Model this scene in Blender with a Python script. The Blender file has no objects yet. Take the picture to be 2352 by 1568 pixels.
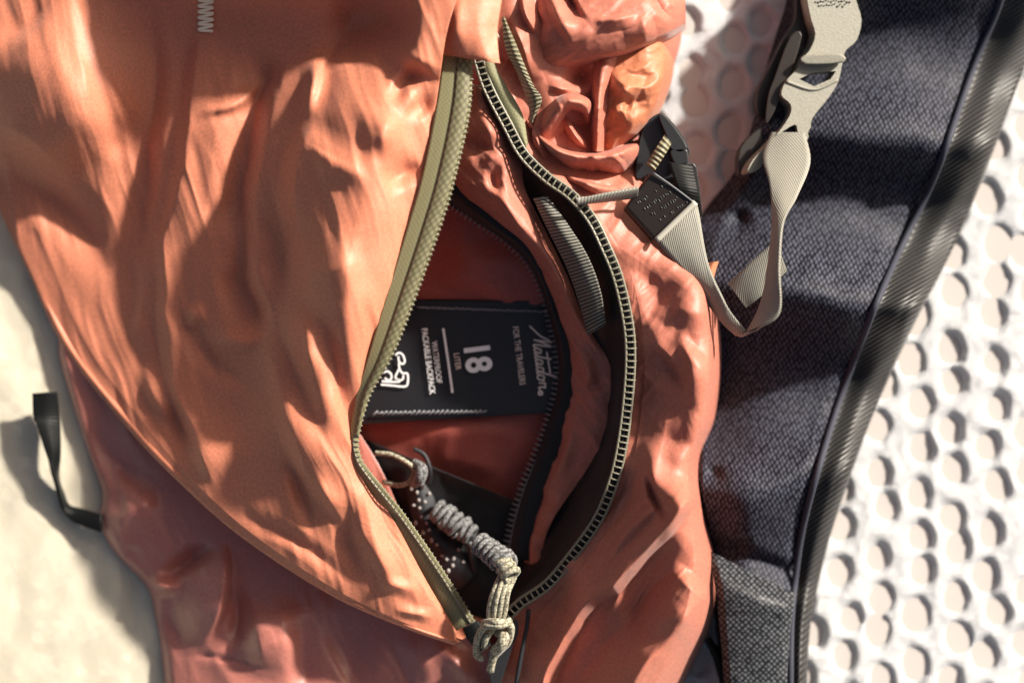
import bpy, bmesh, math, random
import numpy as np
from mathutils import Vector, Matrix
random.seed(4)
RS = np.random.RandomState(7)
C = bpy.context.scene.collection
R = math.radians
# ------------------------------------------------------------------ camera, light, exposure
H = 0.70            # camera height above the bed (m)
W0 = 0.48           # width of the bed in view (m)
K = W0 / 2352.0
SUN_EL, SUN_AZ = 28.0, 36.0        # azimuth counted from +X towards +Y
cd = bpy.data.cameras.new('camera'); cam = bpy.data.objects.new('camera', cd); C.objects.link(cam)
cam.location = (0, 0, H); cd.sensor_width = 36.0; cd.lens = 36.0 * H / W0
cd.clip_start = 0.01; cd.clip_end = 50
cd.dof.use_dof = True; cd.dof.focus_distance = H - 0.058; cd.dof.aperture_fstop = 2.5
bpy.context.scene.camera = cam
wd = bpy.data.worlds.new('World'); bpy.context.scene.world = wd; wd.use_nodes = True
wn = wd.node_tree.nodes; bg = wn['Background']
sky = wn.new('ShaderNodeTexSky'); sky.sky_type = 'NISHITA'; sky.sun_disc = False
sky.sun_elevation = R(SUN_EL); sky.sun_rotation = R(90 - SUN_AZ); sky.dust_density = 6.0; sky.ozone_density = 0.3
tint = wn.new('ShaderNodeMix'); tint.data_type = 'RGBA'; tint.blend_type = 'MULTIPLY'; tint.inputs[0].default_value = 1.0
tint.inputs[7].default_value = (1.0, .95, .92, 1)          # the photograph's warm white balance
wd.node_tree.links.new(sky.outputs[0], tint.inputs[6]); wd.node_tree.links.new(tint.outputs[2], bg.inputs[0]); bg.inputs[1].default_value = 0.052
sl = bpy.data.lights.new('sun', 'SUN'); sun = bpy.data.objects.new('sun', sl); C.objects.link(sun)
sl.energy = 5.0; sl.angle = R(3.5); sl.color = (1.0, 0.935, 0.84)
sd = Vector((math.cos(R(SUN_EL)) * math.cos(R(SUN_AZ)), math.cos(R(SUN_EL)) * math.sin(R(SUN_AZ)), math.sin(R(SUN_EL))))
sun.rotation_euler = sd.to_track_quat('Z', 'Y').to_euler(); sun.location = sd * 2
vs = bpy.context.scene.view_settings
vs.view_transform = 'Standard'; vs.look = 'None'; vs.exposure = 0.86; vs.gamma = 1.0

# ------------------------------------------------------------------ helpers
def P(px, py, z):                   # z in mm; a point of the place above the bed
    z = z * 0.001; s = (H - z) / H * K
    return Vector(((px - 1176) * s, (784 - py) * s, z))

def crom(c, t):                     # Catmull-Rom through rows of c at parameters t
    c = np.asarray(c, float); n = len(c)
    e = np.concatenate([[2 * c[0] - c[1]], c, [2 * c[-1] - c[-2]]])
    i = np.clip(np.floor(t).astype(int), 0, n - 2); f = t - i
    sh = (len(t),) + (1,) * (c.ndim - 1); f = f.reshape(sh)
    a, b, d, g = e[i], e[i + 1], e[i + 2], e[i + 3]
    return 0.5 * (2 * b + (d - a) * f + (2 * a - 5 * b + 4 * d - g) * f**2 + (3 * b - a - 3 * d + g) * f**3)

def smooth_line(pts, n):
    pts = np.asarray(pts, float)
    q = crom(pts, np.linspace(0, len(pts) - 1, max(n * 4, 60)))
    s = np.concatenate([[0], np.cumsum(np.hypot(*(np.diff(q[:, :2], axis=0).T)))])
    tt = np.linspace(0, s[-1], n)
    return np.stack([np.interp(tt, s, q[:, k]) for k in range(q.shape[1])], 1)

_tab = RS.rand(256, 256)
def vn(x, y):
    i = np.floor(x).astype(int); j = np.floor(y).astype(int)
    u = x - i; v = y - j; u = u * u * u * (u * (u * 6 - 15) + 10); v = v * v * v * (v * (v * 6 - 15) + 10)
    g = lambda a, b: _tab[a & 255, b & 255]
    return (g(i, j) * (1 - u) + g(i + 1, j) * u) * (1 - v) + (g(i, j + 1) * (1 - u) + g(i + 1, j + 1) * u) * v
def fbm(x, y, o=4):
    s = 0; a = 1; t = 0
    for k in range(o):
        s = s + a * (vn(x * 2**k + 17 * k, y * 2**k + 31 * k) - .5); t += a; a *= .5
    return s / t * 2
def ridged(x, y, o=3):
    s = 0; a = 1; t = 0
    for k in range(o):
        s = s + a * (1 - np.sqrt(fbm(x * 1.9**k + 7 * k, y * 1.9**k + 13 * k, 2)**2 + .0015) * 2.2); t += a; a *= .45
    return s / t

def fold_field(X, Y, folds):
    """sum of hand-laid folds: (points, height mm, width left px, width right px, kind, end taper)"""
    Z = np.zeros_like(X)
    for f in folds:
        pts, h, wl, wr = f[:4]; kind = f[4] if len(f) > 4 else 'g'; tp = f[5] if len(f) > 5 else .45
        if len(pts) == 1:            # a round bump or dimple
            d2 = ((X - pts[0][0]) / wl)**2 + ((Y - pts[0][1]) / wr)**2
            Z += h * np.exp(-d2); continue
        q = smooth_line(pts, 14) if len(pts) > 2 else np.asarray(pts, float)
        a = q[:-1]; d = np.diff(q, axis=0); L2 = (d**2).sum(1); n = len(a)
        best = np.full(X.shape, 1e18); sg = np.zeros_like(X); tt = np.zeros_like(X)
        for k in range(n):
            rx = X - a[k, 0]; ry = Y - a[k, 1]
            t = np.clip((rx * d[k, 0] + ry * d[k, 1]) / L2[k], 0, 1)
            ex = rx - t * d[k, 0]; ey = ry - t * d[k, 1]; D = ex * ex + ey * ey
            m = D < best; best = np.where(m, D, best)
            sg = np.where(m, d[k, 0] * ry - d[k, 1] * rx, sg); tt = np.where(m, (k + t) / n, tt)
        D = np.sqrt(best); w = np.where(sg > 0, wl, wr); r = D / w
        if tp > 0:
            tap = np.clip(np.minimum(tt, 1 - tt) / tp, 0, 1); tap = tap * tap * (3 - 2 * tap)
        else: tap = 1.0
        if kind == 'g': s = .5 * np.exp(-r * r / 1.2) + .5 * np.clip(1.08 - np.sqrt(r * r / 3.6 + .006), 0, 1)**1.3
        elif kind == 'q': s = np.exp(-r * r)
        elif kind == 'k': s = np.clip(1.05 - np.sqrt(r * r + .0025), 0, 1)
        elif kind == 's': s = np.exp(-np.abs(r)**1.1 * 1.3)
        elif kind == 'c': s = 1 / (1 + r * r * 1.6)**1.5
        Z += h * tap * s
    return Z

def finish(name, me, mat, parent, smooth=True):
    o = bpy.data.objects.new(name, me); C.objects.link(o)
    if mat: me.materials.append(mat)
    if smooth: me.polygons.foreach_set('use_smooth', [True] * len(me.polygons))
    if parent: o.parent = parent
    return o

def grid_mesh(name, X, Y, Z, mat, parent, UV=None, thick=0.0, flip=False):
    nv, nu = X.shape
    s = (H - Z * .001) / H * K
    co = np.stack([(X - 1176) * s, (784 - Y) * s, Z * .001], -1).reshape(-1, 3)
    I = np.arange(nv * nu).reshape(nv, nu)
    q = np.stack([I[:-1, :-1], I[1:, :-1], I[1:, 1:], I[:-1, 1:]], -1).reshape(-1, 4)
    if flip: q = q[:, ::-1]
    me = bpy.data.meshes.new(name)
    me.from_pydata(co.tolist(), [], q.tolist())
    if UV is None: UV = (X / 100, Y / 100)
    uv = me.uv_layers.new(name='UVMap')
    uvf = np.stack(UV, -1).reshape(-1, 2)[q.reshape(-1)]
    uv.data.foreach_set('uv', uvf.astype('f').reshape(-1))
    o = finish(name, me, mat, parent)
    if thick:
        m = o.modifiers.new('cloth_thickness', 'SOLIDIFY'); m.thickness = thick * .001; m.offset = -1
    return o

def patch(name, rows, fr, nu, nv, mat, parent, folds=(), noise=0.0, nscale=120., crinkle=0.0, cscale=90., an=(0, 1), fine=None, thick=.5, strap_uv=False, extra=None):
    """rows of (x left, y left, x right, y right, [z per column]); smooth sheet through them plus folds"""
    m = len(rows); fr = np.asarray(fr, float)
    net = np.zeros((m, len(fr), 3))
    for i, (xl, yl, xr, yr, zs) in enumerate(rows):
        net[i, :, 0] = xl + (xr - xl) * fr; net[i, :, 1] = yl + (yr - yl) * fr; net[i, :, 2] = zs
    g = crom(net, np.linspace(0, m - 1, nv))
    # columns: interpolate across at true fractions
    ug = np.interp(np.linspace(0, 1, nu), np.linspace(0, 1, 200), np.linspace(0, 1, 200))
    ti = np.interp(ug, fr, np.arange(len(fr)))
    g = np.swapaxes(crom(np.swapaxes(g, 0, 1), ti), 0, 1)
    xl, xr = crom(net[:, [0, -1]], np.linspace(0, m - 1, nv)).transpose(1, 0, 2)
    X = xl[:, None, 0] + (xr - xl)[:, None, 0] * ug; Y = xl[:, None, 1] + (xr - xl)[:, None, 1] * ug
    Z = g[..., 2].copy()
    if folds: Z += fold_field(X + 10 * fbm(X / 110, Y / 110, 2), Y + 10 * fbm(X / 110 + 9, Y / 110 + 5, 2), folds)
    ca, sa = math.cos(R(an[0])), math.sin(R(an[0]))          # creases run along this direction
    XA = X * ca + Y * sa; YA = (-X * sa + Y * ca) / an[1]
    if noise: Z += noise * fbm(XA / nscale, YA / nscale, 3)
    if crinkle: Z += crinkle * (ridged(XA / cscale, YA / cscale + 3, 3) - .5)
    if fine:
        fa, fs, fst, fang = fine; ca, sa = math.cos(R(fang)), math.sin(R(fang))
        XF = X * ca + Y * sa + 26 * fbm(X / 190, Y / 190, 2); YF = (-X * sa + Y * ca) / fst
        msk = np.clip(.5 + 1.6 * fbm(X / 210 + 40, Y / 210, 2), 0, 1)
        Z += fa * msk * (ridged(XF / fs + 50, YF / fs, 2) - .5)
    if extra: X, Y, Z = extra(X, Y, Z, ug[None, :] + 0 * X)
    UV = None
    if strap_uv:
        mid = (xl + xr) / 2; L = np.concatenate([[0], np.cumsum(np.hypot(*np.diff(mid, axis=0).T))])
        Wd = np.hypot(*(xr - xl).T)
        UV = ((ug[None, :] - .5) * Wd[:, None] / 100 if strap_uv != 'fixed' else (ug[None, :] - .5) * .6 + 0 * X, L[:, None] / 100 + 0 * X)
    return grid_mesh(name, X, Y, Z, mat, parent, UV, thick)

def skirt(side, w=26, zbot=1.0, lift=0.06):
    """roll the outer edge of a sheet down to the bed so that the bag is closed there"""
    def f(X, Y, Z, U):
        d = (1 - U) if side == 'R' else U
        k = np.clip(d / lift, 0, 1); k = np.sqrt(1 - (1 - k)**2)
        return X, Y, zbot + (Z - zbot) * k
    return f

def tube(name, pts, r, mat, parent, n=None, sides=8, closed=False, rz=None, px=True, rfun=None):
    """round cord through (x, y, z mm); r in px"""
    p = np.asarray(pts, float)
    if closed: p = np.concatenate([p, p[:1]])
    n = n or len(p) * 6
    q = crom(p, np.linspace(0, len(p) - 1, n))
    w = [P(*a) for a in q]
    return tube_world(name, w, r * K, mat, parent, sides, rfun)
def tube_bm(bm, w, r, sides=8, rfun=None):
    n = len(w); rings = []
    up = Vector((0.13, 0.21, 0.97)).normalized()
    for i in range(n):
        t = (w[min(i + 1, n - 1)] - w[max(i - 1, 0)]).normalized()
        a = t.cross(up)
        if a.length < 1e-4: a = t.cross(Vector((1, 0, 0)))
        a.normalize(); b = a.cross(t)
        rr = r * (rfun(i / (n - 1)) if rfun else 1)
        rings.append([bm.verts.new(w[i] + (a * math.cos(2 * math.pi * k / sides) + b * math.sin(2 * math.pi * k / sides)) * rr) for k in range(sides)])
    for i in range(n - 1):
        for k in range(sides):
            bm.faces.new((rings[i][k], rings[i][(k + 1) % sides], rings[i + 1][(k + 1) % sides], rings[i + 1][k]))
    bm.faces.new(rings[0][::-1]); bm.faces.new(rings[-1])
def from_bm(name, bm, mat, parent, smooth=True):
    bmesh.ops.recalc_face_normals(bm, faces=bm.faces)
    me = bpy.data.meshes.new(name); bm.to_mesh(me); bm.free()
    return finish(name, me, mat, parent, smooth)
def tube_world(name, w, r, mat, parent, sides=8, rfun=None):
    bm = bmesh.new(); tube_bm(bm, w, r, sides, rfun)
    return from_bm(name, bm, mat, parent)

def slab(name, outline, zf, thick, mat, parent, shift=(0, 0), bevel=.6, holes=()):
    """solid plate: outline in px, zf(px,py) top height in mm, bottom shifted"""
    bm = bmesh.new()
    def ring(pl, dz, sh): return [bm.verts.new(P(x + sh[0], y + sh[1], zf(x, y) - dz)) for x, y in pl]
    loops = [outline] + list(holes)
    T = [ring(l, 0, (0, 0)) for l in loops]; B = [ring(l, thick, shift) for l in loops]
    for V in (T, B):
        es = []
        for l in V:
            es += [bm.edges.new((l[i], l[(i + 1) % len(l)])) for i in range(len(l))]
        bmesh.ops.triangle_fill(bm, use_beauty=True, edges=es)
    for t, b in zip(T, B):
        for i in range(len(t)):
            j = (i + 1) % len(t); bm.faces.new((t[i], t[j], b[j], b[i]))
    bmesh.ops.recalc_face_normals(bm, faces=bm.faces)
    me = bpy.data.meshes.new(name); bm.to_mesh(me); bm.free()
    o = finish(name, me, mat, parent, False)
    if bevel:
        m = o.modifiers.new('bevel', 'BEVEL'); m.width = bevel * .001; m.segments = 3; m.limit_method = 'ANGLE'; m.angle_limit = R(35)
        m.harden_normals = False
    return o
def rounded(pl, n=4, closed=True):
    p = np.asarray(pl, float); p = np.concatenate([p, p[:1]])
    e = np.concatenate([p[-2:-1], p, p[1:2]])
    out = []
    for i in range(1, len(e) - 2):
        for k in range(n):
            f = k / n; a, b, d, g = e[i - 1], e[i], e[i + 1], e[i + 2]
            out.append(tuple(0.5 * (2 * b + (d - a) * f + (2 * a - 5 * b + 4 * d - g) * f**2 + (3 * b - a - 3 * d + g) * f**3)))
    return out

# ------------------------------------------------------------------ materials
def mat(name, col, rough=.6, spec=.4, sheen=0.0):
    m = bpy.data.materials.new(name); m.use_nodes = True
    b = m.node_tree.nodes['Principled BSDF']
    b.inputs['Base Color'].default_value = (*col, 1); b.inputs['Roughness'].default_value = rough
    b.inputs['Specular IOR Level'].default_value = spec
    if sheen:
        b.inputs['Sheen Weight'].default_value = sheen; b.inputs['Sheen Roughness'].default_value = .4
    return m
def nd(m, t, **kw):
    n = m.node_tree.nodes.new(t)
    for k, v in kw.items():
        if k in n.inputs: n.inputs[k].default_value = v
        else: setattr(n, k, v)
    return n
def lk(m, a, b): m.node_tree.links.new(a, b)
def uvmap(m, sx, sy, rot=0):
    t = nd(m, 'ShaderNodeTexCoord'); mp = nd(m, 'ShaderNodeMapping')
    mp.inputs['Scale'].default_value = (sx, sy, 1); mp.inputs['Rotation'].default_value = (0, 0, rot)
    lk(m, t.outputs['UV'], mp.inputs[0]); return mp.outputs[0]
def bsdf(m): return m.node_tree.nodes['Principled BSDF']
def add_bump(m, h, dist, strength=1.0, prev=None):
    b = nd(m, 'ShaderNodeBump'); b.inputs['Distance'].default_value = dist; b.inputs['Strength'].default_value = strength
    lk(m, h, b.inputs['Height'])
    if prev: lk(m, prev, b.inputs['Normal'])
    lk(m, b.outputs[0], bsdf(m).inputs['Normal']); return b.outputs[0]
def colvar(m, src, c0, c1, lo=.35, hi=.65):
    r = nd(m, 'ShaderNodeValToRGB'); e = r.color_ramp.elements
    e[0].position = lo; e[1].position = hi; e[0].color = (*c0, 1); e[1].color = (*c1, 1)
    lk(m, src, r.inputs[0]); lk(m, r.outputs[0], bsdf(m).inputs['Base Color']); return r

def fabric(name, c, rough=.5, spec=.45, wrinkle=.00035):
    m = mat(name, c, rough, spec, .15)
    n = nd(m, 'ShaderNodeTexNoise', Scale=1.0, Detail=5.0); lk(m, uvmap(m, 1.1, 1.1), n.inputs['Vector'])
    b = add_bump(m, n.outputs[0], wrinkle, .8)
    w = nd(m, 'ShaderNodeTexVoronoi', Randomness=.25, Scale=1.0); lk(m, uvmap(m, 21, 25, .12), w.inputs['Vector'])
    add_bump(m, w.outputs['Distance'], .00006, .4, b)
    g = nd(m, 'ShaderNodeTexNoise', Scale=1.0, Detail=3.0); lk(m, uvmap(m, 17, 13), g.inputs['Vector'])
    colvar(m, g.outputs[0], [x * .86 for x in c], [min(1, x * 1.12) for x in c], .3, .7)
    return m
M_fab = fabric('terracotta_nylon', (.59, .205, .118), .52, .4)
M_pock = fabric('shade_tinted_nylon', (.50, .18, .138), .36, .7)  # terracotta nylon; mauve of skylit shade put into the base colour
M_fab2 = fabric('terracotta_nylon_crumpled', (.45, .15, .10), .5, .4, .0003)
M_amber = fabric('amber_nylon', (.49, .17, .085), .5, .35, .0003)  # bag cloth in a more orange tone
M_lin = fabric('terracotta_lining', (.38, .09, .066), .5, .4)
def tape_mat(name, c, c2, rough=.6, fx=14, fy=12):
    m = mat(name, c, rough, .4, .1)
    w = nd(m, 'ShaderNodeTexVoronoi', Randomness=.1, Scale=1.0); lk(m, uvmap(m, fx, fy, .78), w.inputs['Vector'])
    colvar(m, w.outputs['Distance'], c2, c, .1, .6); add_bump(m, w.outputs['Distance'], .0003, -.7); return m
M_olive = tape_mat('olive_tape', (.18, .17, .085), (.25, .24, .13))
M_black = tape_mat('black_tape', (.005, .005, .006), (.012, .012, .013), .55)
M_braid = tape_mat('olive_braid', (.09, .082, .04), (.22, .205, .115), .6, 9, 7)
def rib_mat(name, c, c2, f=9, axis='Y', dist=.0005):
    m = mat(name, c, .5, .5, .1)
    w = nd(m, 'ShaderNodeTexWave', wave_type='BANDS', bands_direction=axis, Scale=1.0, Distortion=.25, Detail=1.0)
    w.inputs['Detail Scale'].default_value = 3
    lk(m, uvmap(m, f / 3.14 * 1.0, f / 3.14), w.inputs['Vector'])
    v = nd(m, 'ShaderNodeTexVoronoi', Randomness=.2, Scale=1.0); lk(m, uvmap(m, 22, 15), v.inputs['Vector'])
    colvar(m, w.outputs[0], c2, c, .15, .7)
    b = add_bump(m, w.outputs[0], dist, .9); add_bump(m, v.outputs['Distance'], .0002, -.6, b); return m
M_web = rib_mat('khaki_webbing', (.26, .25, .21), (.19, .183, .15), 27, 'DIAGONAL', .00015)
M_edge = mat('lit_edge_webbing', (.55, .53, .44), .5, .4)  # sunlit highlight along the keeper's edge, painted as a paler colour
M_webd = rib_mat('black_webbing', (.22, .21, .17), (.02, .02, .02), 12.5)
M_webolive = rib_mat('olive_webbing', (.27, .25, .15), (.10, .09, .05), 9.5)
M_strapblack = rib_mat('flat_black_strap', (.006, .007, .007), (.004, .004, .004), 13, dist=.0001)
bsdf(M_strapblack).inputs['Specular IOR Level'].default_value = .15
def mesh_mat(name, c, c2, fx, fy, rot, lo=.12, hi=.5, rough=.45):
    m = mat(name, c, rough, .15)
    v = nd(m, 'ShaderNodeTexVoronoi', Randomness=.3, Scale=1.0); lk(m, uvmap(m, fx, fy, rot), v.inputs['Vector'])
    colvar(m, v.outputs['Distance'], c2, c, lo, hi); add_bump(m, v.outputs['Distance'], .0006, -.9); return m
M_mesh = mesh_mat('black_knit_mesh', (.004, .004, .008), (.088, .093, .125), 12.5, 8, .6, .05, .6, .6)
M_grid = mesh_mat('grey_woven_panel', (.012, .013, .016), (.11, .118, .13), 10.5, 10.5, .785, .1, .55)
M_bind = rib_mat('black_binding', (.035, .034, .032), (.004, .004, .006), 13, 'DIAGONAL', .0002)
M_plast = mat('glare_pale_plastic', (.27, .255, .205), .5, .5)  # sun glare on dark plastic put into the pale base colour
tc = nd(M_plast, 'ShaderNodeTexCoord'); nn = nd(M_plast, 'ShaderNodeTexNoise', Scale=1100.0, Detail=4.0); lk(M_plast, tc.outputs['Object'], nn.inputs['Vector']); add_bump(M_plast, nn.outputs[0], .00025, .5); colvar(M_plast, nn.outputs[0], (.215, .205, .165), (.27, .258, .21), .3, .7)
M_brown = mat('dark_plastic', (.022, .016, .013), .4, .5)
M_dplast = mat('black_plastic', (.02, .02, .022), .32, .6)
M_tooth = mat('khaki_coil_teeth', (.22, .205, .15), .38, .5)
M_toothd = mat('black_coil_teeth', (.20, .205, .22), .3, .7)
def cord_mat(name, c, c2):
    m = mat(name, c, .7, .3, .2)
    t = nd(m, 'ShaderNodeTexCoord'); v = nd(m, 'ShaderNodeTexVoronoi', Scale=820.0, Randomness=.6); lk(m, t.outputs['Object'], v.inputs['Vector'])
    colvar(m, v.outputs['Distance'], c, c2, .25, .75); add_bump(m, v.outputs['Distance'], .0007, -1); return m
M_cord = cord_mat('pale_cord', (.47, .44, .33), (.13, .115, .075))
M_cordg = cord_mat('grey_cord', (.25, .25, .25), (.05, .05, .05))
M_dcord = mat('dark_cord', (.02, .02, .024), .55, .4)
M_bead = mat('pale_bead', (.42, .39, .37), .35, .5)
M_label = mat('black_label_cloth', (.008, .009, .012), .42, .6)
nn = nd(M_label, 'ShaderNodeTexNoise', Scale=160.0, Detail=6.0); add_bump(M_label, nn.outputs[0], .0004, .5)
M_white = mat('white_print', (.93, .93, .93), .5, .4)
M_pink = mat('pale_pink_print', (.85, .70, .60), .6, .2)
M_thread = mat('cream_thread', (.92, .82, .62), .6, .3)
M_sheet = mat('cream_sheet', (.68, .57, .40), .9, .1)
nn = nd(M_sheet, 'ShaderNodeTexNoise', Scale=120.0, Detail=6.0); colvar(M_sheet, nn.outputs[0], (.70, .63, .49), (.74, .68, .54), .3, .7)
n2 = nd(M_sheet, 'ShaderNodeTexNoise', Scale=900.0, Detail=4.0); add_bump(M_sheet, n2.outputs[0], .0008, .6)
M_back = mat('tan_pit_floor', (.56, .515, .48), .9, .1)
M_net = mat('white_waffle_cotton', (.90, .92, .94), .95, .1, .3)
nn = nd(M_net, 'ShaderNodeTexNoise', Scale=700.0, Detail=6.0); add_bump(M_net, nn.outputs[0], .0012, .7)
tr = nd(M_net, 'ShaderNodeBsdfTranslucent'); tr.inputs[0].default_value = (.86, .84, .82, 1)
mx = nd(M_net, 'ShaderNodeMixShader'); mx.inputs[0].default_value = .22
lk(M_net, bsdf(M_net).outputs[0], mx.inputs[1]); lk(M_net, tr.outputs[0], mx.inputs[2]); lk(M_net, mx.outputs[0], M_net.node_tree.nodes['Material Output'].inputs[0])

# ------------------------------------------------------------------ the bed
def plane_grid(x0, x1, y0, y1, step):
    xs = np.arange(x0, x1 + step, step, float); ys = np.arange(y0, y1 + step, step, float)
    return np.meshgrid(xs, ys)
X, Y = plane_grid(-2600, 4900, -2800, 4400, 25)
Z = np.minimum(0, -6 + 0 * X) + 3.0 * fbm(X / 500, Y / 500, 3) * 0
fade = np.clip((1300 - X) / 500, 0, 1)
Z = -0.0 + fade * (2.2 * fbm(X / 38, Y / 90, 3) + 2.5 * fbm(X / 400, Y / 400, 2))
sheet = grid_mesh('bed_sheet', X, Y, Z, M_sheet, None); sheet['kind'] = 'structure'

X, Y = plane_grid(1440, 2980, -420, 2060, 6.5)
sx, sy = 86.0, 98.0
gi = np.floor(X / sx).astype(int); F1 = np.full(X.shape, 1e9); F2 = F1.copy()
jit = np.random.RandomState(3).rand(200, 200, 2) - .5
Xw = X + 14 * fbm(X / 300, Y / 300, 2); Yw = Y + 14 * fbm(X / 300 + 5, Y / 300 + 9, 2)
for a in range(-2, 3):
    for b in range(-2, 3):
        ci = np.floor(Xw / sx).astype(int) + a
        cj = np.floor((Yw - (ci % 2) * sy * .5) / sy).astype(int) + b
        j = jit[ci % 200, cj % 200]
        cx = (ci + .5 + .36 * j[..., 0]) * sx; cy = (cj + .5 + (ci % 2) * .5 + .36 * j[..., 1]) * sy
        D = np.hypot((Xw - cx) * 1.18, (Yw - cy) * .93)
        F2 = np.where(D < F1, F1, np.minimum(F2, D)); F1 = np.minimum(F1, D)
t = np.clip((F1 + 2.5 * fbm(X / 45, Y / 45, 2) - 14) / 35, 0, 1)            # rounded pits between puffy ridges
Z = -.9 + 4.5 * t * t * (3 - 2 * t) + .8 * fbm(X / 26, Y / 26, 3) + 1.2 * fbm(X / 160, Y / 160, 2)
Z = np.maximum(Z, -1.5)
net = grid_mesh('waffle_blanket', X, Y, Z, M_net, None)
net['label'] = 'white waffle blanket with puffy square cells right of the backpack'; net['category'] = 'blanket'

Xb, Yb = plane_grid(1442, 2978, -418, 2058, 32)
grid_mesh('blanket_pit_floor', Xb, Yb, 1.3 + .5 * fbm(Xb / 300, Yb / 300, 2), M_back, net)  # tan layer that shows as the darker pit floors
# ------------------------------------------------------------------ the backpack
bag = bpy.data.objects.new('backpack', None); C.objects.link(bag)
bag['label'] = 'terracotta nylon backpack lying unzipped on a white bed'; bag['category'] = 'backpack'

# inner back lining and label
patch('lining', [(640, 120, 1500, 60, [6, 12, 14, 14, 10]), (640, 420, 1470, 420, [6, 24, 32, 32, 24]), (640, 600, 1470, 600, [6, 22, 28, 30, 22]),
                 (640, 800, 1470, 820, [6, 18, 20, 20, 14]), (640, 980, 1460, 1000, [4, 13, 15, 15, 8]), (640, 1120, 1420, 1120, [2, 4, 6, 8, 6]),
                 (700, 1300, 1330, 1300, [2, 2, 2, 3, 3]), (800, 1560, 1200, 1560, [2, 2, 2, 2, 2])], [0, .3, .5, .8, 1], 120, 160, M_lin, bag,
      folds=[([(960, 610), (1080, 640), (1220, 690)], 5, 18, 30), ([(990, 560), (1120, 600), (1240, 600)], 5, 26, 26), ([(900, 1010), (1080, 990), (1230, 1000)], 4, 30, 30),
             ([(950, 1060), (1100, 1060), (1180, 1120)], 4, 24, 30)], noise=.8, crinkle=.8, cscale=140)
def zlab(x, y): return 24.0 + (x - 1000) * .004 - (y - 800) * .006
lab = patch('label_patch', [(820, 690, 1300, 690, [zlab(820, 690), zlab(1060, 690) + 2, zlab(1300, 690)]), (820, 700, 1310, 712, [zlab(820, 700) + 1, zlab(1060, 700) + 1, zlab(1310, 712)]),
                            (820, 820, 1320, 820, [zlab(820, 820), zlab(1060, 820), zlab(1320, 820)]), (820, 958, 1310, 930, [zlab(820, 958), zlab(1060, 945), zlab(1310, 930)]),
                            (820, 975, 1310, 945, [zlab(820, 975) - 2, zlab(1060, 960) - 1, zlab(1310, 945)])], [0, .5, 1], 40, 40, M_label, bag, thick=.8)
O0 = np.array([1216., 748.]); DR = np.array([.125, .992]); UPV = np.array([.992, -.125])
def lab_world(x, y): return P(x, y, zlab(x, y) + 1.6)
def text(body, x, y0, y1, h, m, bold=0.0):
    """print reading down the label: baseline from (x,y0) towards y1, letters h px tall to the right"""
    cu = bpy.data.curves.new('t', 'FONT'); cu.body = body; cu.offset = bold
    ob = bpy.data.objects.new('t', cu); C.objects.link(ob)
    dg = bpy.context.evaluated_depsgraph_get(); me = bpy.data.meshes.new_from_object(ob.evaluated_get(dg))
    bpy.data.objects.remove(ob)
    co = np.array([v.co[:] for v in me.vertices]); mn = co.min(0); mx = co.max(0)
    L = math.hypot(y1 - y0, 0) / DR[1]
    for v, c in zip(me.vertices, co):
        a = (c[0] - mn[0]) / (mx[0] - mn[0]) * L; b = (c[1] - mn[1]) / (mx[1] - mn[1]) * h
        p = np.array([x, y0]) + a * DR + b * UPV; v.co = lab_world(*p)
    me.update(); return finish('printed_text', me, m, lab, False)
text('FOR THE TRAVELERS', 1177, 751, 884, 14, M_pink, .012)
text('18', 1064, 800, 858, 62, M_white, .03)
text('LITER', 1042, 812, 850, 13, M_pink, .008)
text('WATERPROOF', 991, 784, 880, 13, M_white, .018)
text('PACKABLE BACKPACK', 968, 755, 906, 14, M_white, .022)
def stroke(name, pts, w, m, n=None):
    q = crom(np.array(pts, float), np.linspace(0, len(pts) - 1, n or len(pts) * 6))
    t = np.gradient(q, axis=0); t /= np.maximum(1e-6, np.hypot(*t.T))[:, None]; nrm = np.stack([-t[:, 1], t[:, 0]], 1)
    a = q + nrm * w / 2; b = q - nrm * w / 2
    vs_ = [lab_world(*p)[:] for p in a] + [lab_world(*p)[:] for p in b]; k = len(q)
    me = bpy.data.meshes.new(name); me.from_pydata(vs_, [], [(i, i + 1, k + i + 1, k + i) for i in range(k - 1)])
    return me
def strokes(name, lines, w, m):
    bm = bmesh.new()
    for l in lines:
        me = stroke(name, l, w, m); bm.from_mesh(me); bpy.data.meshes.remove(me)
    return from_bm(name, bm, m, lab, False)
c4 = lambda x, y: (823 + x / 4.615, 666 + y / 4.615)
strokes('printed_rule', [[c4(900, 405), c4(950, 740), c4(998, 1088)]], 5.5, M_white)
loc = lambda a, b: tuple(np.array([1219., 748.]) + a * DR + b * UPV)
script = [[(0, -3), (12, 7), (26, 19), (36, 34), (44, 44)], [(44, 44), (38, 22), (33, 2)], [(33, 2), (40, 18), (54, 43)], [(54, 43), (49, 22), (44, 4), (47, 1), (53, 8)],
          [(64, 16), (58, 16), (53, 8), (55, 1), (60, 4), (66, 16)], [(66, 16), (63, 4), (65, 1), (70, 8)], [(82, 38), (75, 16), (71, 4), (74, 1), (80, 8)], [(64, 29), (90, 30), (114, 31)],
          [(90, 16), (84, 16), (79, 8), (81, 1), (86, 4), (92, 16)], [(92, 16), (89, 4), (91, 1), (98, 8)], [(108, 16), (101, 16), (97, 8), (99, 1), (104, 4), (109, 16)], [(124, 45), (113, 20), (107, 4), (110, 1), (116, 8)],
          [(126, 14), (120, 16), (115, 8), (117, 1), (123, 2), (127, 10), (126, 14), (132, 14)], [(132, 2), (134, 10), (136, 17), (140, 15), (145, 16), (142, 6), (144, 1), (150, 4)]]
strokes('printed_signature', [[loc(a, b) for a, b in l] for l in script], 3.6, M_pink)
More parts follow.
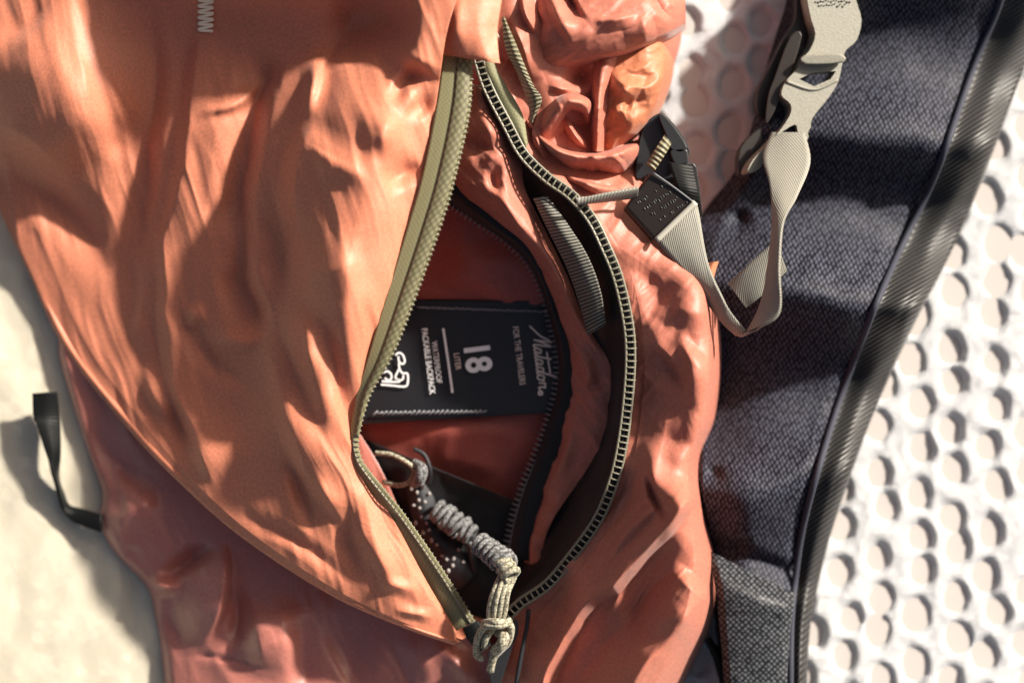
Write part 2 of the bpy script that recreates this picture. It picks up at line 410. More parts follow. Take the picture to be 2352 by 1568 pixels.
dotc = [loc(156 + 4 * math.cos(t), 3 + 4 * math.sin(t)) for t in np.linspace(0, 6.28, 10)]
strokes('printed_mark', [dotc], 5, M_pink)
emb = [[(395, 690), (420, 668), (450, 668), (480, 700), (492, 760), (465, 782), (432, 752), (425, 700)], [(432, 752), (436, 830), (470, 880), (515, 880), (528, 930), (518, 1005), (470, 1022), (360, 1010), (240, 1000)],
       [(436, 830), (400, 900), (398, 935), (430, 950), (470, 945), (478, 900)], [(400, 935), (440, 968), (340, 972), (250, 965)], [(270, 870), (310, 860), (345, 885), (352, 930), (320, 955), (280, 930)]]
strokes('printed_emblem', [[c4(*p) for p in l] for l in emb], 4.2, M_white)
sbm = bmesh.new(); tube_bm(sbm, [Vector((-.0011, 0, 0)), Vector((-.0006, 0, .0004)), Vector((.0006, 0, .0004)), Vector((.0011, 0, 0))], .00035, 6)
st0 = from_bm('stitch', sbm, M_toothd, lab)
first = True
for (x0, y0, x1, y1, zz) in ((965, 706, 1270, 716, 1.6), (862, 948, 1110, 945, 1.6)):
    for k in range(24):
        f = k / 23; p = P(x0 + (x1 - x0) * f, y0 + (y1 - y0) * f, zlab(1000, y0) + zz)
        o = st0 if first else st0.copy()
        if not first: C.objects.link(o)
        first = False; o.scale = (1.2, 1.3, 1); o.location = p; o.rotation_euler = (0, 0, random.uniform(-.25, .25) + (0.5 if y0 > 900 else 0))

patch('cavity_shade_sheet', [(780, 985, 1180, 1150, [5, 16, 20, 16]), (790, 1060, 1215, 1180, [5, 15, 14, 13]), (820, 1160, 1240, 1240, [5, 12, 11, 11]), (880, 1280, 1260, 1320, [5, 9, 9, 9]), (960, 1460, 1200, 1460, [5, 8, 8, 8])], [0, .3, .7, 1], 60, 60, M_black, bag, noise=1.5, nscale=80)  # added black sheet standing for deep shade in the cavity

# lower pocket, left
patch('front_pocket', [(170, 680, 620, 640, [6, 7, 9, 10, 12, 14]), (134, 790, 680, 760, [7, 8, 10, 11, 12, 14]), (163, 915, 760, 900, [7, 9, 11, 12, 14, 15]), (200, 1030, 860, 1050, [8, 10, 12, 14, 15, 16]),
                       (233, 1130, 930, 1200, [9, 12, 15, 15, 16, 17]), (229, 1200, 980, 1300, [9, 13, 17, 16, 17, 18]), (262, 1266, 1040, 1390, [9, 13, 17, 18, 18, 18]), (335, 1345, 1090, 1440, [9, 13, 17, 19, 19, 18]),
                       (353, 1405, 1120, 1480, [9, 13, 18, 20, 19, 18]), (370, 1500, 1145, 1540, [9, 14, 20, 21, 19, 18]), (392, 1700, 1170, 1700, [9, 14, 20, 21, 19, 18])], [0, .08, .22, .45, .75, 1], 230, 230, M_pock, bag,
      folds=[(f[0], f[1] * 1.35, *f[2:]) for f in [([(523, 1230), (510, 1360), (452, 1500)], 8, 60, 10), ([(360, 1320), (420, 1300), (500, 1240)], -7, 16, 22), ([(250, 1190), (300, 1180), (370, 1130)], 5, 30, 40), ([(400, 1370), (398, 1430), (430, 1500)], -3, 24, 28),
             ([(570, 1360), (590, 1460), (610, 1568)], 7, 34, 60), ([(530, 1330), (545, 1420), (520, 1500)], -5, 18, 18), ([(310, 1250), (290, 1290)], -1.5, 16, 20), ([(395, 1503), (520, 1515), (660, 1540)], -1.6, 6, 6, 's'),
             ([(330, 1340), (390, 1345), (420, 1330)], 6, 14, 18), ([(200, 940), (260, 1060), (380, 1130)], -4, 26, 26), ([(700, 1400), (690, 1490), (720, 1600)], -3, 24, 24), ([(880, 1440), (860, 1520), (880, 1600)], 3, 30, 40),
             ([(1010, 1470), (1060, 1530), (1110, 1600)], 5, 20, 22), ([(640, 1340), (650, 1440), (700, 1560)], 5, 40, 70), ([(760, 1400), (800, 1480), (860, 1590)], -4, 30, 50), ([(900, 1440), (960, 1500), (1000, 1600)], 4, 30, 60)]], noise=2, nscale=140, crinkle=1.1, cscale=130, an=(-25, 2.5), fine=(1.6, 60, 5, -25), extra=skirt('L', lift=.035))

# front flap (big left panel)
fl_rows = [(-420, -160, 1120, -160, [8, 26, 38, 58, 96, 100, 92]), (-190, 120, 1035, 40, [8, 24, 32, 35, 44, 58, 80]), (-40, 400, 1002, 235, [8, 12, 20, 34, 52, 82, 74]), (62, 608, 958, 450, [7, 10, 17, 31, 53, 84, 75]), (150, 795, 908, 640, [8, 11, 17, 31, 53, 83, 74]),  # first row, out of view, raised to cast shade on the panel
           (300, 985, 852, 835, [20, 23, 28, 38, 56, 80, 71]), (415, 1105, 806, 990, [35, 38, 43, 50, 60, 73, 67]), (560, 1232, 830, 1085, [44, 47, 51, 55, 60, 66, 62]), (760, 1362, 905, 1195, [47, 50, 53, 55, 58, 59, 57]), (930, 1438, 975, 1325, [47, 49, 50, 51, 52, 52, 50]), (1046, 1478, 1050, 1452, [42, 42, 42, 42, 42, 42, 41])]
fl_folds = [
 ([(460, 40), (447, 180), (432, 290), (420, 400), (392, 500), (376, 620), (383, 760), (405, 880), (440, 1000), (500, 1130)], 5.5, 12, 70, 'g', .1),
 ([(340, -60), (348, 90), (360, 200), (345, 330), (330, 480), (318, 640), (318, 820)], -7, 40, 16),
 ([(318, 500), (322, 660), (316, 830)], 4, 10, 40),
 ([(-40, 260), (60, 310), (130, 370), (188, 432)], 9, 24, 110), ([(-40, 350), (60, 410), (190, 520), (300, 700)], -6, 34, 34),
 ([(-30, 120), (40, 70), (160, -20)], -4, 16, 22), ([(105, 200)], 27, 180, 200), ([(215, 110), (200, 200), (196, 290), (230, 380)], 4, 40, 34),
 ([(240, 370), (290, 300), (330, 260)], -4, 30, 24),
 ([(438, 270), (480, 258), (545, 235), (620, 170)], 3.5, 8, 14), ([(640, 110), (600, 210), (574, 310), (556, 440), (552, 540), (572, 650), (606, 790)], -10, 34, 16, 'g', .12),
 ([(545, 470), (570, 580), (612, 690), (640, 740)], 8, 14, 26), ([(645, 400), (655, 580), (640, 760)], -6, 60, 60), ([(740, 20), (820, 50), (880, 120)], -8, 90, 90),
 ([(925, -60), (968, 60), (930, 170)], 9, 30, 50, 'g', .2), ([(735, 270), (690, 350), (680, 470), (698, 600), (740, 710)], 8, 18, 60, 'g', .2),
 ([(722, 120), (718, 200), (700, 280)], 7, 14, 18), ([(750, 140), (735, 220), (720, 285)], -3, 20, 24),
 ([(736, 700), (752, 770), (772, 870), (785, 950), (790, 1020)], -9, 22, 20), ([(708, 700), (706, 800), (712, 900)], 6, 18, 18), ([(645, 730), (680, 860), (730, 990), (790, 1090)], -5, 20, 26),
 ([(600, 770), (640, 900), (690, 1040), (730, 1160)], 5, 14, 30), ([(400, 680), (440, 770), (520, 860), (640, 940)], -3.5, 16, 22), ([(430, 690), (450, 760)], 4, 12, 18), ([(480, 770), (560, 790), (600, 760)], 4, 14, 18),
 ([(658, 1030), (690, 1130), (720, 1232)], -5, 12, 14), ([(716, 1070), (750, 1140), (800, 1220)], 4.5, 12, 20), ([(840, 1130), (800, 1230), (830, 1350)], -4, 26, 30), ([(790, 1090), (850, 1250), (960, 1400)], 4, 24, 26),
 ([(860, 1340), (930, 1350), (975, 1350)], 2.5, 10, 12), ([(900, 1400), (960, 1405), (1010, 1420)], 2.5, 8, 10), ([(520, 1160), (600, 1200), (700, 1260), (840, 1370)], -2.5, 12, 14), ([(330, 830), (350, 900), (400, 990)], 5, 12, 26), ([(380, 900), (410, 980), (450, 1060)], -5, 16, 12),
 ([(760, 290), (830, 330), (880, 380)], -1, 40, 30), ([(870, 420), (920, 400), (975, 370)], -5, 18, 22), ([(936, 236), (985, 262)], -3, 18, 22), ([(902, 252), (925, 195), (985, 160)], -5, 9, 12), ([(866, 372), (880, 300), (900, 250)], 5, 24, 26), ([(720, 330), (770, 380), (860, 420)], 4, 26, 26),
 ([(740, 480), (780, 560), (800, 700), (790, 820)], 4, 40, 50), ([(850, 470), (830, 600), (800, 740)], -2.5, 30, 30)]
flap = patch('front_flap', fl_rows, [0, .06, .22, .42, .62, .84, 1], 420, 420, M_fab, bag, folds=[(f[0], f[1] * 1.05, f[2] * 1.15, f[3] * 1.15, *f[4:]) for f in fl_folds], noise=1.5, nscale=120, crinkle=.9, cscale=120, an=(-14, 4.5), fine=(1.15, 58, 9, -16), thick=.6)
patch('flap_hem', [(r[0] - 3, r[1] + 3, r[0] + 16, r[1] - 10, [r[4][0] - 1.5, r[4][0] + .9, r[4][1] - 3.5]) for r in fl_rows[1:]], [0, .4, 1], 8, 160, M_fab, bag, thick=.5)

patch('flap_gusset', [(r[0] + 6, r[1] - 5, r[0] + 90, r[1] - 60, [r[4][0] - 2, r[4][0] * .5, 4]) for r in fl_rows[3:]], [0, .4, 1], 10, 120, M_fab, bag)

# bar-tack of cream thread near the top
zz = []
for k in range(15):
    zz.append((456 if k % 2 else 489, -20 + k * 6.8 + (0 if k % 2 else -3), 68))
def on_flap(pts, lift):
    from mathutils.bvhtree import BVHTree
    dg = bpy.context.evaluated_depsgraph_get(); bv = BVHTree.FromObject(flap, dg); out = []
    for x, y, z in pts:
        a = P(x, y, 0); d = (a - cam.location).normalized(); h = bv.ray_cast(cam.location, d)
        out.append((h[0] - d * lift) if h[0] else P(x, y, z))
    return out
q = crom(np.array(zz, float), np.linspace(0, len(zz) - 1, 110))
tube_world('bar_tack', on_flap(q, .0012), 3.4 * K, M_thread, bag, 8)

# zipper helper: coil teeth as separate sub-parts
tb = bmesh.new()
arch = [Vector((0, -.5, -.1)), Vector((0, -.42, .22)), Vector((0, -.15, .42)), Vector((0, .15, .42)), Vector((0, .42, .22)), Vector((0, .5, -.1))]
tube_bm(tb, arch, .23, 6)
bmesh.ops.recalc_face_normals(tb, faces=tb.faces); TOOTH = {}
me0 = bpy.data.meshes.new('tooth'); tb.to_mesh(me0); tb.free()
me0.polygons.foreach_set('use_smooth', [True] * len(me0.polygons))
def teeth(line, pitch, wpx, lpx, m, parent, tilt=None):
    if m.name not in TOOTH:
        e = me0.copy(); e.materials.append(m); TOOTH[m.name] = e
    L = np.hypot(*np.diff(smooth_line(line, 200)[:, :2], axis=0).T).sum(); n = int(L / pitch)
    q = smooth_line(line, n); w = [P(*a) for a in q]
    for i in range(n):
        t = (w[min(i + 1, n - 1)] - w[max(i - 1, 0)]).normalized()
        up = Vector((0, 0, 1)) if tilt is None else Vector(tilt(i / n)).normalized()
        y = up.cross(t).normalized(); z = t.cross(y)
        o = bpy.data.objects.new('tooth', TOOTH[m.name]); C.objects.link(o); o.parent = parent
        jr = 1 + random.uniform(-.06, .06)
        mt = Matrix((t * lpx * K, y * wpx * K * jr, z * wpx * K * .6)).transposed().to_4x4(); mt.translation = w[i]
        o.matrix_local = mt
def offset_line(line, d, n=120, dz=0):
    q = smooth_line(line, n); t = np.gradient(q[:, :2], axis=0); t /= np.hypot(*t.T)[:, None]
    q[:, 0] += -t[:, 1] * d; q[:, 1] += t[:, 0] * d; q[:, 2] += dz; return q

# left zipper tape
LT = [(1086, 110, 70), (1080, 250, 74), (1048, 400, 76), (1013, 519, 76), (946, 708, 75), (899, 823, 73), (851, 907, 69), (825, 1000, 66), (828, 1045, 65), (845, 1076, 64), (885, 1126, 62), (936, 1190, 57), (1020, 1312, 49), (1090, 1424, 41)]
LO = [(1020, 110, 69), (1002, 240, 73), (970, 400, 75), (936, 519, 75), (880, 700, 74), (845, 820, 72), (818, 910, 68), (804, 1000, 65), (806, 1045, 63), (815, 1080, 61), (848, 1130, 58), (892, 1195, 54), (958, 1315, 46), (1042, 1452, 38)]
ltape = patch('zipper_tape', [(o[0], o[1], t[0], t[1], [o[2] + .8, (o[2] + t[2]) / 2 + 1.5, t[2]]) for o, t in zip(LO, LT)], [0, .5, 1], 14, 200, M_olive, bag, thick=.6, strap_uv=True)
up_rows = []
for o, t in list(zip(LO, LT))[:8]:
    fr_ = .48; up_rows.append((o[0] + (t[0] - o[0]) * fr_, o[1] + (t[1] - o[1]) * fr_, o[0] + (t[0] - o[0]) * .93, o[1] + (t[1] - o[1]) * .93, [t[2] + 1.6, t[2] + 2.3, t[2] + 1.5]))
br = patch('braided_edge', up_rows, [0, .5, 1], 8, 160, M_braid, ltape, thick=.4, strap_uv=True)
teeth(offset_line(LT, 5, 120, .6), 12.0, 11, 6.0, M_tooth, ltape)
ql = offset_line(LT, 11, 140, .6); tube('zipper_cord', ql, 2.4, M_tooth, ltape, n=260, sides=6)
ql = offset_line(LT, -7, 140, .3)

# right zipper
RT = [(1097, 130, 68), (1121, 202, 67), (1165, 287, 66), (1202, 354, 65), (1256, 408, 65), (1310, 447, 66), (1358, 502, 68), (1393, 572, 69), (1420, 640, 68), (1442, 738, 66), (1448, 823, 64), (1440, 941, 62), (1424, 1048, 61), (1402, 1127, 59), (1368, 1201, 54), (1307, 1285, 48), (1256, 1343, 44), (1199, 1382, 42), (1168, 1412, 40)]
# right body panel
rb = [(1112, 130, 1420, 150, [62, 58, 54, 42, 22]), (1195, 320, 1470, 330, [62, 58, 53, 42, 20]), (1304, 437, 1510, 425, [64, 61, 55, 45, 20]), (1385, 545, 1580, 560, [66, 65, 62, 52, 26]), (1430, 650, 1650, 668, [63, 64, 67, 65, 30]),
      (1456, 800, 1658, 830, [60, 62, 70, 70, 32]), (1452, 920, 1642, 960, [58, 60, 71, 72, 32]), (1432, 1060, 1608, 1058, [59, 61, 70, 71, 32]), (1375, 1200, 1622, 1180, [51, 54, 66, 71, 32]), (1290, 1310, 1646, 1300, [44, 46, 60, 69, 32]),
      (1195, 1398, 1640, 1410, [33, 34, 50, 65, 32]), (1145, 1480, 1600, 1510, [28, 29, 45, 59, 30]), (1120, 1700, 1500, 1700, [27, 28, 42, 54, 26])]
rb_folds = [([(1440, 560), (1468, 680), (1512, 800), (1535, 940)], 4, 50, 26), ([(1490, 795), (1530, 840), (1570, 905)], -6, 50, 16, 'k'), ([(1550, 740), (1592, 840), (1600, 940)], 6, 22, 60), ([(1470, 920), (1540, 950), (1620, 910)], -4, 50, 34),
            ([(1610, 1120), (1500, 1235), (1410, 1340), (1358, 1372), (1310, 1440), (1262, 1540), (1220, 1640)], 15, 120, 24, 'k', .1), ([(1520, 1140), (1460, 1200), (1390, 1280)], 6, 16, 14, 'k'), ([(1570, 1240), (1480, 1380), (1410, 1580)], -6, 50, 46), ([(1478, 1080), (1502, 1140), (1534, 1205)], -7, 12, 16, 'k'),
            ([(1635, 1345), (1510, 1500), (1400, 1640)], 15, 100, 60, 'k', .1), ([(1405, 1300), (1420, 1420), (1445, 1510)], 3, 36, 22), ([(1330, 1290), (1280, 1400), (1235, 1540)], -6, 46, 40),
            ([(1515, 985), (1560, 1020), (1612, 1010)], -3, 20, 46), ([(1460, 1000), (1500, 1070), (1490, 1150)], 4, 46, 22), ([(1520, 690), (1590, 712), (1655, 716)], 3, 20, 56), ([(1575, 735), (1600, 790), (1655, 830)], -4, 16, 46),
            ([(1250, 364), (1391, 381), (1466, 415)], -6, 30, 26, 'k'), ([(1440, 1400), (1475, 1500), (1465, 1640)], 4, 36, 46), ([(1180, 1420), (1160, 1500), (1150, 1580)], -6, 14, 20, 'k'), ([(1425, 630), (1490, 640), (1580, 710)], -5, 50, 36), ([(1600, 1090), (1560, 1180), (1500, 1290)], 4, 20, 40)]
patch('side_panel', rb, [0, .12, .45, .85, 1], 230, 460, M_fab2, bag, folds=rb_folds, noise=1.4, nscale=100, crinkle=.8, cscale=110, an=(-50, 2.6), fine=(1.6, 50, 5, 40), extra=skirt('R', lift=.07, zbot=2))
rt_in = offset_line(RT, 13, 60); rt_out = offset_line(RT, -13, 60)
rtape = patch('zipper_tape', [(a[0], a[1], b[0], b[1], [a[2] - 2, (a[2] + b[2]) / 2 + .2, b[2] - 2]) for a, b in zip(rt_in[::2], rt_out[::2])], [0, .5, 1], 8, 220, M_black, bag, thick=.6, strap_uv=True)
teeth(RT, 14.2, 19, 8.6, M_tooth, rtape)
tube('zipper_cord', offset_line(RT, 10, 120, .5), 3.0, M_tooth, rtape, n=280, sides=6)
tube('zipper_cord', offset_line(RT, -10, 120, .5), 3.0, M_tooth, rtape, n=280, sides=6)
patch('tape_facing', [(1100, 120, 1134, 120, [68, 69, 68]), (1112, 165, 1140, 155, [68, 69, 68]), (1136, 214, 1168, 205, [67, 68, 67]), (1172, 285, 1200, 262, [66, 67, 66]), (1206, 345, 1213, 330, [65, 66, 65])], [0, .5, 1], 10, 50, M_olive, rtape, thick=.5, strap_uv=True)

# curtain inside the opening, black facing and inner zipper
cu_rows = [(1072, 190, 1110, 205, [58, 61, 63, 56]), (1055, 310, 1190, 352, [56, 61, 63, 54]), (1046, 420, 1206, 432, [52, 59, 63, 54]), (1118, 492, 1248, 520, [49, 57, 61, 52]), (1208, 565, 1302, 630, [47, 55, 59, 50]), (1252, 660, 1345, 740, [40, 46, 49, 44]), (1288, 750, 1398, 830, [35, 40, 43, 42]),
           (1303, 850, 1410, 905, [32, 36, 40, 40]), (1300, 940, 1390, 1000, [30, 34, 38, 38]), (1272, 1045, 1345, 1082, [26, 30, 33, 33]), (1225, 1195, 1266, 1200, [22, 25, 27, 27]), (1205, 1290, 1236, 1300, [18, 20, 21, 21])]
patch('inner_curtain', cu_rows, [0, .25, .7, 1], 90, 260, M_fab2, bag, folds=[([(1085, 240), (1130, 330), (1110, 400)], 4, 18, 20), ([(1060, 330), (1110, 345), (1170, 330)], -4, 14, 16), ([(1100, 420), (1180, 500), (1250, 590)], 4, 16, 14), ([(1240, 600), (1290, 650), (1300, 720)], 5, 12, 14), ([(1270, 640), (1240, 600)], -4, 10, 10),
      ([(1150, 380), (1130, 420), (1150, 460)], -5, 12, 12), ([(1300, 780), (1350, 850), (1340, 920)], 4, 14, 16), ([(1320, 900), (1380, 880), (1400, 860)], -3, 12, 12), ([(1330, 960), (1300, 1040), (1270, 1120)], 3, 12, 14)], noise=1.6, nscale=80, crinkle=1.6, cscale=80, an=(-30, 2.5), fine=(1.6, 40, 4, -35))
bf_r = smooth_line(RT, 60)
fr_rows = []
for L_, z_, (rx, ry, rz) in [((1080, 195), 46, RT[1]), ((1150, 345), 46, RT[3]), ((1165, 435), 45, RT[5]), ((1215, 525), 43, RT[6]), ((1270, 635), 41, RT[8]), ((1330, 740), 42, RT[9]), ((1375, 830), 37, RT[10]), ((1385, 905), 34, (1444, 890, 65)), ((1365, 1000), 32, (1434, 985, 64)), ((1320, 1082), 28, RT[12]), ((1245, 1200), 22, RT[13]), ((1205, 1300), 18, RT[15]), ((1170, 1380), 20, RT[17])]:
    fr_rows.append((L_[0], L_[1], rx - 4, ry, [z_, z_ + (rz - z_) * .25, rz - 6, rz - 2]))
facing = patch('black_facing', fr_rows, [0, .4, .85, 1], 40, 200, M_black, bag, noise=1.2, nscale=70, thick=.5, strap_uv=True)
patch('facing_webbing', [(1224, 455, 1258, 450, [60, 62, 61]), (1258, 528, 1308, 520, [62, 67, 66]), (1298, 608, 1352, 592, [61, 68, 69]), (1328, 690, 1380, 672, [59, 66, 68]), (1350, 770, 1392, 745, [52, 57, 58])], [0, .5, 1], 14, 60, M_webd, facing, thick=.8, strap_uv=True)
IT = [(1030, 470, 45), (1098, 514, 44), (1160, 556, 43), (1210, 604, 41), (1240, 664, 38), (1262, 740, 34), (1278, 820, 31), (1276, 890, 29), (1256, 962, 27), (1225, 1050, 24), (1196, 1122, 22), (1176, 1190, 20), (1160, 1265, 18)]
IO = [(1044, 400, 52), (1122, 492, 50), (1212, 565, 48), (1254, 640, 44), (1280, 715, 39), (1305, 790, 36), (1318, 860, 33), (1314, 930, 31), (1295, 1000, 29), (1268, 1085, 26), (1245, 1150, 24), (1228, 1215, 22), (1215, 1290, 20)]
itape = patch('inner_zipper_tape', [(t[0], t[1], o[0], o[1], [t[2], (t[2] + o[2]) / 2 + 2, o[2]]) for t, o in zip(IT, IO)], [0, .5, 1], 14, 160, M_black, bag, thick=.6, strap_uv=True)
teeth(IT, 12.0, 13, 6, M_toothd, itape)
tube('zipper_cord', offset_line(IT, -8, 120, .6), 2.2, M_toothd, itape, n=220, sides=6)

# garage and ribbed loop at the zipper's top
patch('zipper_garage', [(905, -120, 1172, -120, [66, 74, 76, 72]), (915, 0, 1153, 0, [68, 76, 79, 74]), (965, 70, 1143, 70, [72, 78, 80, 75]), (1012, 120, 1146, 128, [73, 77, 79, 76]), (1034, 129, 1149, 146, [73, 76, 78, 76])], [0, .3, .75, 1], 80, 90, M_fab, bag,
      folds=[([(1060, -20), (1050, 60), (1070, 130)], 2, 16, 20), ([(1000, 0), (1020, 60), (1010, 110)], -2, 14, 14)], noise=.8, nscale=70, thick=.6)
patch('ribbed_loop', [(1152, 40, 1159, 40, [70, 72, 72]), (1161, 111, 1188, 108, [69, 73, 73]), (1187, 169, 1222, 190, [68, 73, 73]), (1212, 236, 1244, 228, [66, 71, 71]), (1217, 284, 1228, 272, [64, 66, 65])], [0, .5, 1], 12, 70, M_webolive, bag, thick=1.0, strap_uv=True)

# crumpled collar at the top right
cr_rows = [(1112, -160, 1500, -160, [70, 74, 74, 66, 30]), (1118, 0, 1556, -20, [70, 76, 76, 68, 30]), (1150, 90, 1566, 80, [70, 76, 78, 70, 32]), (1196, 170, 1545, 160, [68, 74, 76, 68, 30]), (1232, 250, 1516, 250, [66, 72, 72, 62, 28]), (1222, 310, 1480, 310, [66, 68, 66, 56, 26]), (1240, 370, 1440, 352, [64, 64, 60, 50, 26]), (1290, 425, 1470, 420, [62, 60, 56, 44, 24]), (1360, 480, 1500, 470, [58, 56, 52, 40, 20])]
cr_folds = [([(1206, -40), (1214, 30), (1250, 100)], 7, 10, 26, 'k'), ([(1175, 30), (1200, 100), (1228, 190)], 6, 14, 40, 'k'), ([(1160, 120), (1200, 190), (1236, 260)], -4, 16, 14, 'k'), ([(1215, 300), (1240, 360), (1262, 400)], 5, 12, 24, 'k'), ([(1240, 190), (1300, 200), (1340, 195)], 4, 14, 20, 'k'), ([(1285, 400), (1340, 415), (1430, 455)], 6, 14, 30, 'k'), ([(1330, 170)], -8, 24, 22)]
cr_rows = [(r[0], r[1], r[2], r[3], [r[4][0] - 6, r[4][1] - 11, r[4][2] - 22, r[4][3] - 26, max(6, r[4][4] - 14)]) for r in cr_rows]
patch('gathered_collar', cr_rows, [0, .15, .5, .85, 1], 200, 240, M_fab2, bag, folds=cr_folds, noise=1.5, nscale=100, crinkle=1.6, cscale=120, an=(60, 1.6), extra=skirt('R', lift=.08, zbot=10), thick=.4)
def roll(Ls, Rs, zs, fr, m, folds=(), crinkle=1.2, an=(60, 1.5), nv=120, nu=70):
    return patch('collar_fold', [(a[0], a[1], b[0], b[1], [q * .86 for q in z]) for a, b, z in zip(Ls, Rs, zs)], fr, nu, nv, m, bag, folds=folds, noise=1.2, nscale=90, crinkle=crinkle, cscale=80, an=an, fine=(1.4, 46, 4, an[0]), thick=.4)
F5 = [0, .12, .5, .88, 1]
roll([(1350, 128), (1352, 165), (1360, 230), (1368, 300), (1380, 352)], [(1520, 60), (1548, 130), (1536, 210), (1496, 288), (1420, 352)], [[50, 56, 60, 54, 12], [54, 62, 68, 60, 12], [54, 64, 70, 60, 12], [52, 60, 66, 54, 12], [46, 52, 52, 38, 12]], F5, M_amber,
     [([(1420, 170), (1440, 230), (1410, 310)], 5, 24, 50, 'k'), ([(1500, 130), (1480, 200), (1450, 290)], -4, 30, 24, 'k'), ([(1460, 220), (1440, 250), (1438, 275)], -3, 20, 12, 'k'), ([(1395, 270), (1430, 255), (1440, 280)], 3, 12, 16, 'k'), ([(1390, 150), (1450, 200), (1540, 190)], 4, 30, 30, 'k'), ([(1400, 330), (1440, 250), (1500, 230)], -4, 26, 30, 'k')], crinkle=3.2)
roll([(1222, 292), (1262, 238), (1300, 214), (1352, 226), (1366, 262)], [(1256, 340), (1290, 282), (1312, 256), (1336, 268), (1338, 300)], [[50, 62, 68, 62, 50], [58, 74, 82, 72, 52], [58, 78, 86, 70, 48], [56, 74, 80, 60, 44], [44, 56, 60, 48, 36]], F5, M_fab2, an=(-30, 2))
roll([(1268, 248), (1286, 290), (1312, 330), (1336, 352)], [(1312, 246), (1328, 282), (1350, 318), (1368, 340)], [[48, 60, 66, 56, 46], [48, 62, 69, 58, 46], [48, 62, 70, 60, 46], [44, 50, 58, 50, 44]], F5, M_fab2, an=(60, 2), nu=40)
roll([(1292, 112), (1312, 190), (1328, 270), (1330, 350)], [(1462, 128), (1424, 205), (1404, 280), (1398, 348)], [[40, 54, 68, 66, 50], [44, 58, 73, 68, 54], [44, 58, 73, 68, 54], [40, 54, 66, 62, 46]], [0, .36, .56, .74, 1], M_fab2, an=(85, 3), nu=40)
roll([(1204, 262), (1250, 318), (1306, 344), (1372, 349), (1432, 334), (1488, 312)], [(1240, 356), (1292, 392), (1346, 408), (1404, 408), (1450, 400), (1492, 372)], [[50, 66, 62, 56, 48], [52, 76, 68, 58, 48], [52, 78, 69, 58, 48], [50, 76, 70, 58, 46], [46, 70, 66, 52, 36], [20, 34, 36, 26, 10]], [0, .16, .45, .75, 1], M_fab2, [([(1396, 350), (1424, 372), (1430, 402)], 4, 30, 10, 'k'), ([(1250, 330), (1300, 372), (1330, 400)], 4, 10, 30, 'k'), ([(1340, 356), (1370, 380), (1376, 404)], -3, 20, 10, 'k')], crinkle=2.2, an=(20, 2))
roll([(1256, 372), (1310, 400), (1376, 420), (1440, 424)], [(1300, 440), (1352, 452), (1410, 462), (1470, 452)], [[52, 60, 62, 58, 50], [54, 70, 68, 60, 52], [52, 68, 66, 58, 50], [36, 48, 50, 44, 30]], [0, .2, .5, .8, 1], M_fab2, [([(1320, 405), (1370, 430), (1400, 455)], 4, 12, 26, 'k')], crinkle=1.8, an=(20, 2))
roll([(1200, -70), (1246, -70), (1330, -70), (1420, -70), (1500, -70), (1570, -70)], [(1228, 226), (1282, 178), (1360, 152), (1450, 130), (1530, 92), (1574, 66)], [[44, 60, 68, 62, 50], [56, 74, 80, 72, 54], [60, 78, 85, 77, 54], [60, 78, 85, 76, 52], [52, 68, 76, 66, 42], [10, 30, 44, 34, 10]], [0, .2, .6, .9, 1], M_fab2,
     [([(1215, -30), (1236, 30), (1256, 66)], -9, 24, 10, 'k'), ([(1290, -50), (1322, 10), (1350, 48)], -9, 36, 10, 'k'), ([(1352, 46), (1400, 40), (1470, 25)], 4, 26, 10, 'k'), ([(1262, -40), (1290, 40), (1320, 120)], 5, 16, 50, 'k'), ([(1460, 20), (1480, 70), (1470, 110)], 4, 50, 24, 'k'), ([(1490, -40), (1520, 20), (1556, 46)], -7, 14, 20, 'k')], crinkle=1.1, nv=160, nu=110)

# ------------------------------------------------------------------ shoulder strap
SR = [(2480, -220), (2420, 0), (2352, 160), (2262, 400), (2180, 590), (2100, 745), (2015, 930), (1955, 1090), (1905, 1240), (1872, 1380), (1858, 1480), (1850, 1720)]
SL = [(1840, -260), (1810, -20), (1770, 120), (1700, 370), (1610, 500), (1590, 660), (1600, 800), (1590, 950), (1590, 1100), (1620, 1260), (1640, 1400), (1665, 1720)]
zb = [24, 18, 15, 15, 17, 18, 18, 18, 20, 24, 32, 34]
lt = lambda a, b, f: (a[0] + (b[0] - a[0]) * f, a[1] + (b[1] - a[1]) * f)
hump = [([(1740, 300), (2060, 310), (2330, 370)], 25, 92, 100, 'q', 0), ([(1500, 660), (1800, 660), (2160, 740)], 38, 110, 110, 'q', 0), ([(1500, 1140), (1750, 1120), (2010, 1040)], 26, 110, 100, 'q', 0), ([(1750, -90), (2100, -70), (2500, -60)], 16, 100, 100, 'q', 0),
        ([(1600, 1245), (1740, 1280), (1870, 1335)], -5, 24, 16, 'g', 0), ([(1640, 480), (1720, 420), (1760, 380)], 5, 30, 30), ([(1690, 470), (1700, 540)], -5, 18, 18), ([(1640, 1090)], -4, 18, 18), ([(1700, 1250)], -4, 20, 16)]
strap_rows = []; pip_rows = []; bind_rows = []; low_rows = []
for a, b, z in zip(SL, SR, zb):
    i0 = lt(a, b, .80); strap_rows.append((a[0], a[1], *i0, [3, z * .62, z + 2, z, z - 3]))
strap = patch('shoulder_strap', strap_rows, [0, .1, .5, .9, 1], 150, 420, M_mesh, bag, folds=hump, noise=.8, nscale=160, thick=1.0)
def pull_to(o, pts, lift):
    from mathutils.bvhtree import BVHTree
    dg = bpy.context.evaluated_depsgraph_get(); bv = BVHTree.FromObject(o, dg); out = []
    for x, y in pts:
        a = P(x, y, 0); d = (a - cam.location).normalized(); h = bv.ray_cast(cam.location, d)
        out.append((h[0] + Vector((0, 0, lift))) if h[0] else None)
    return out
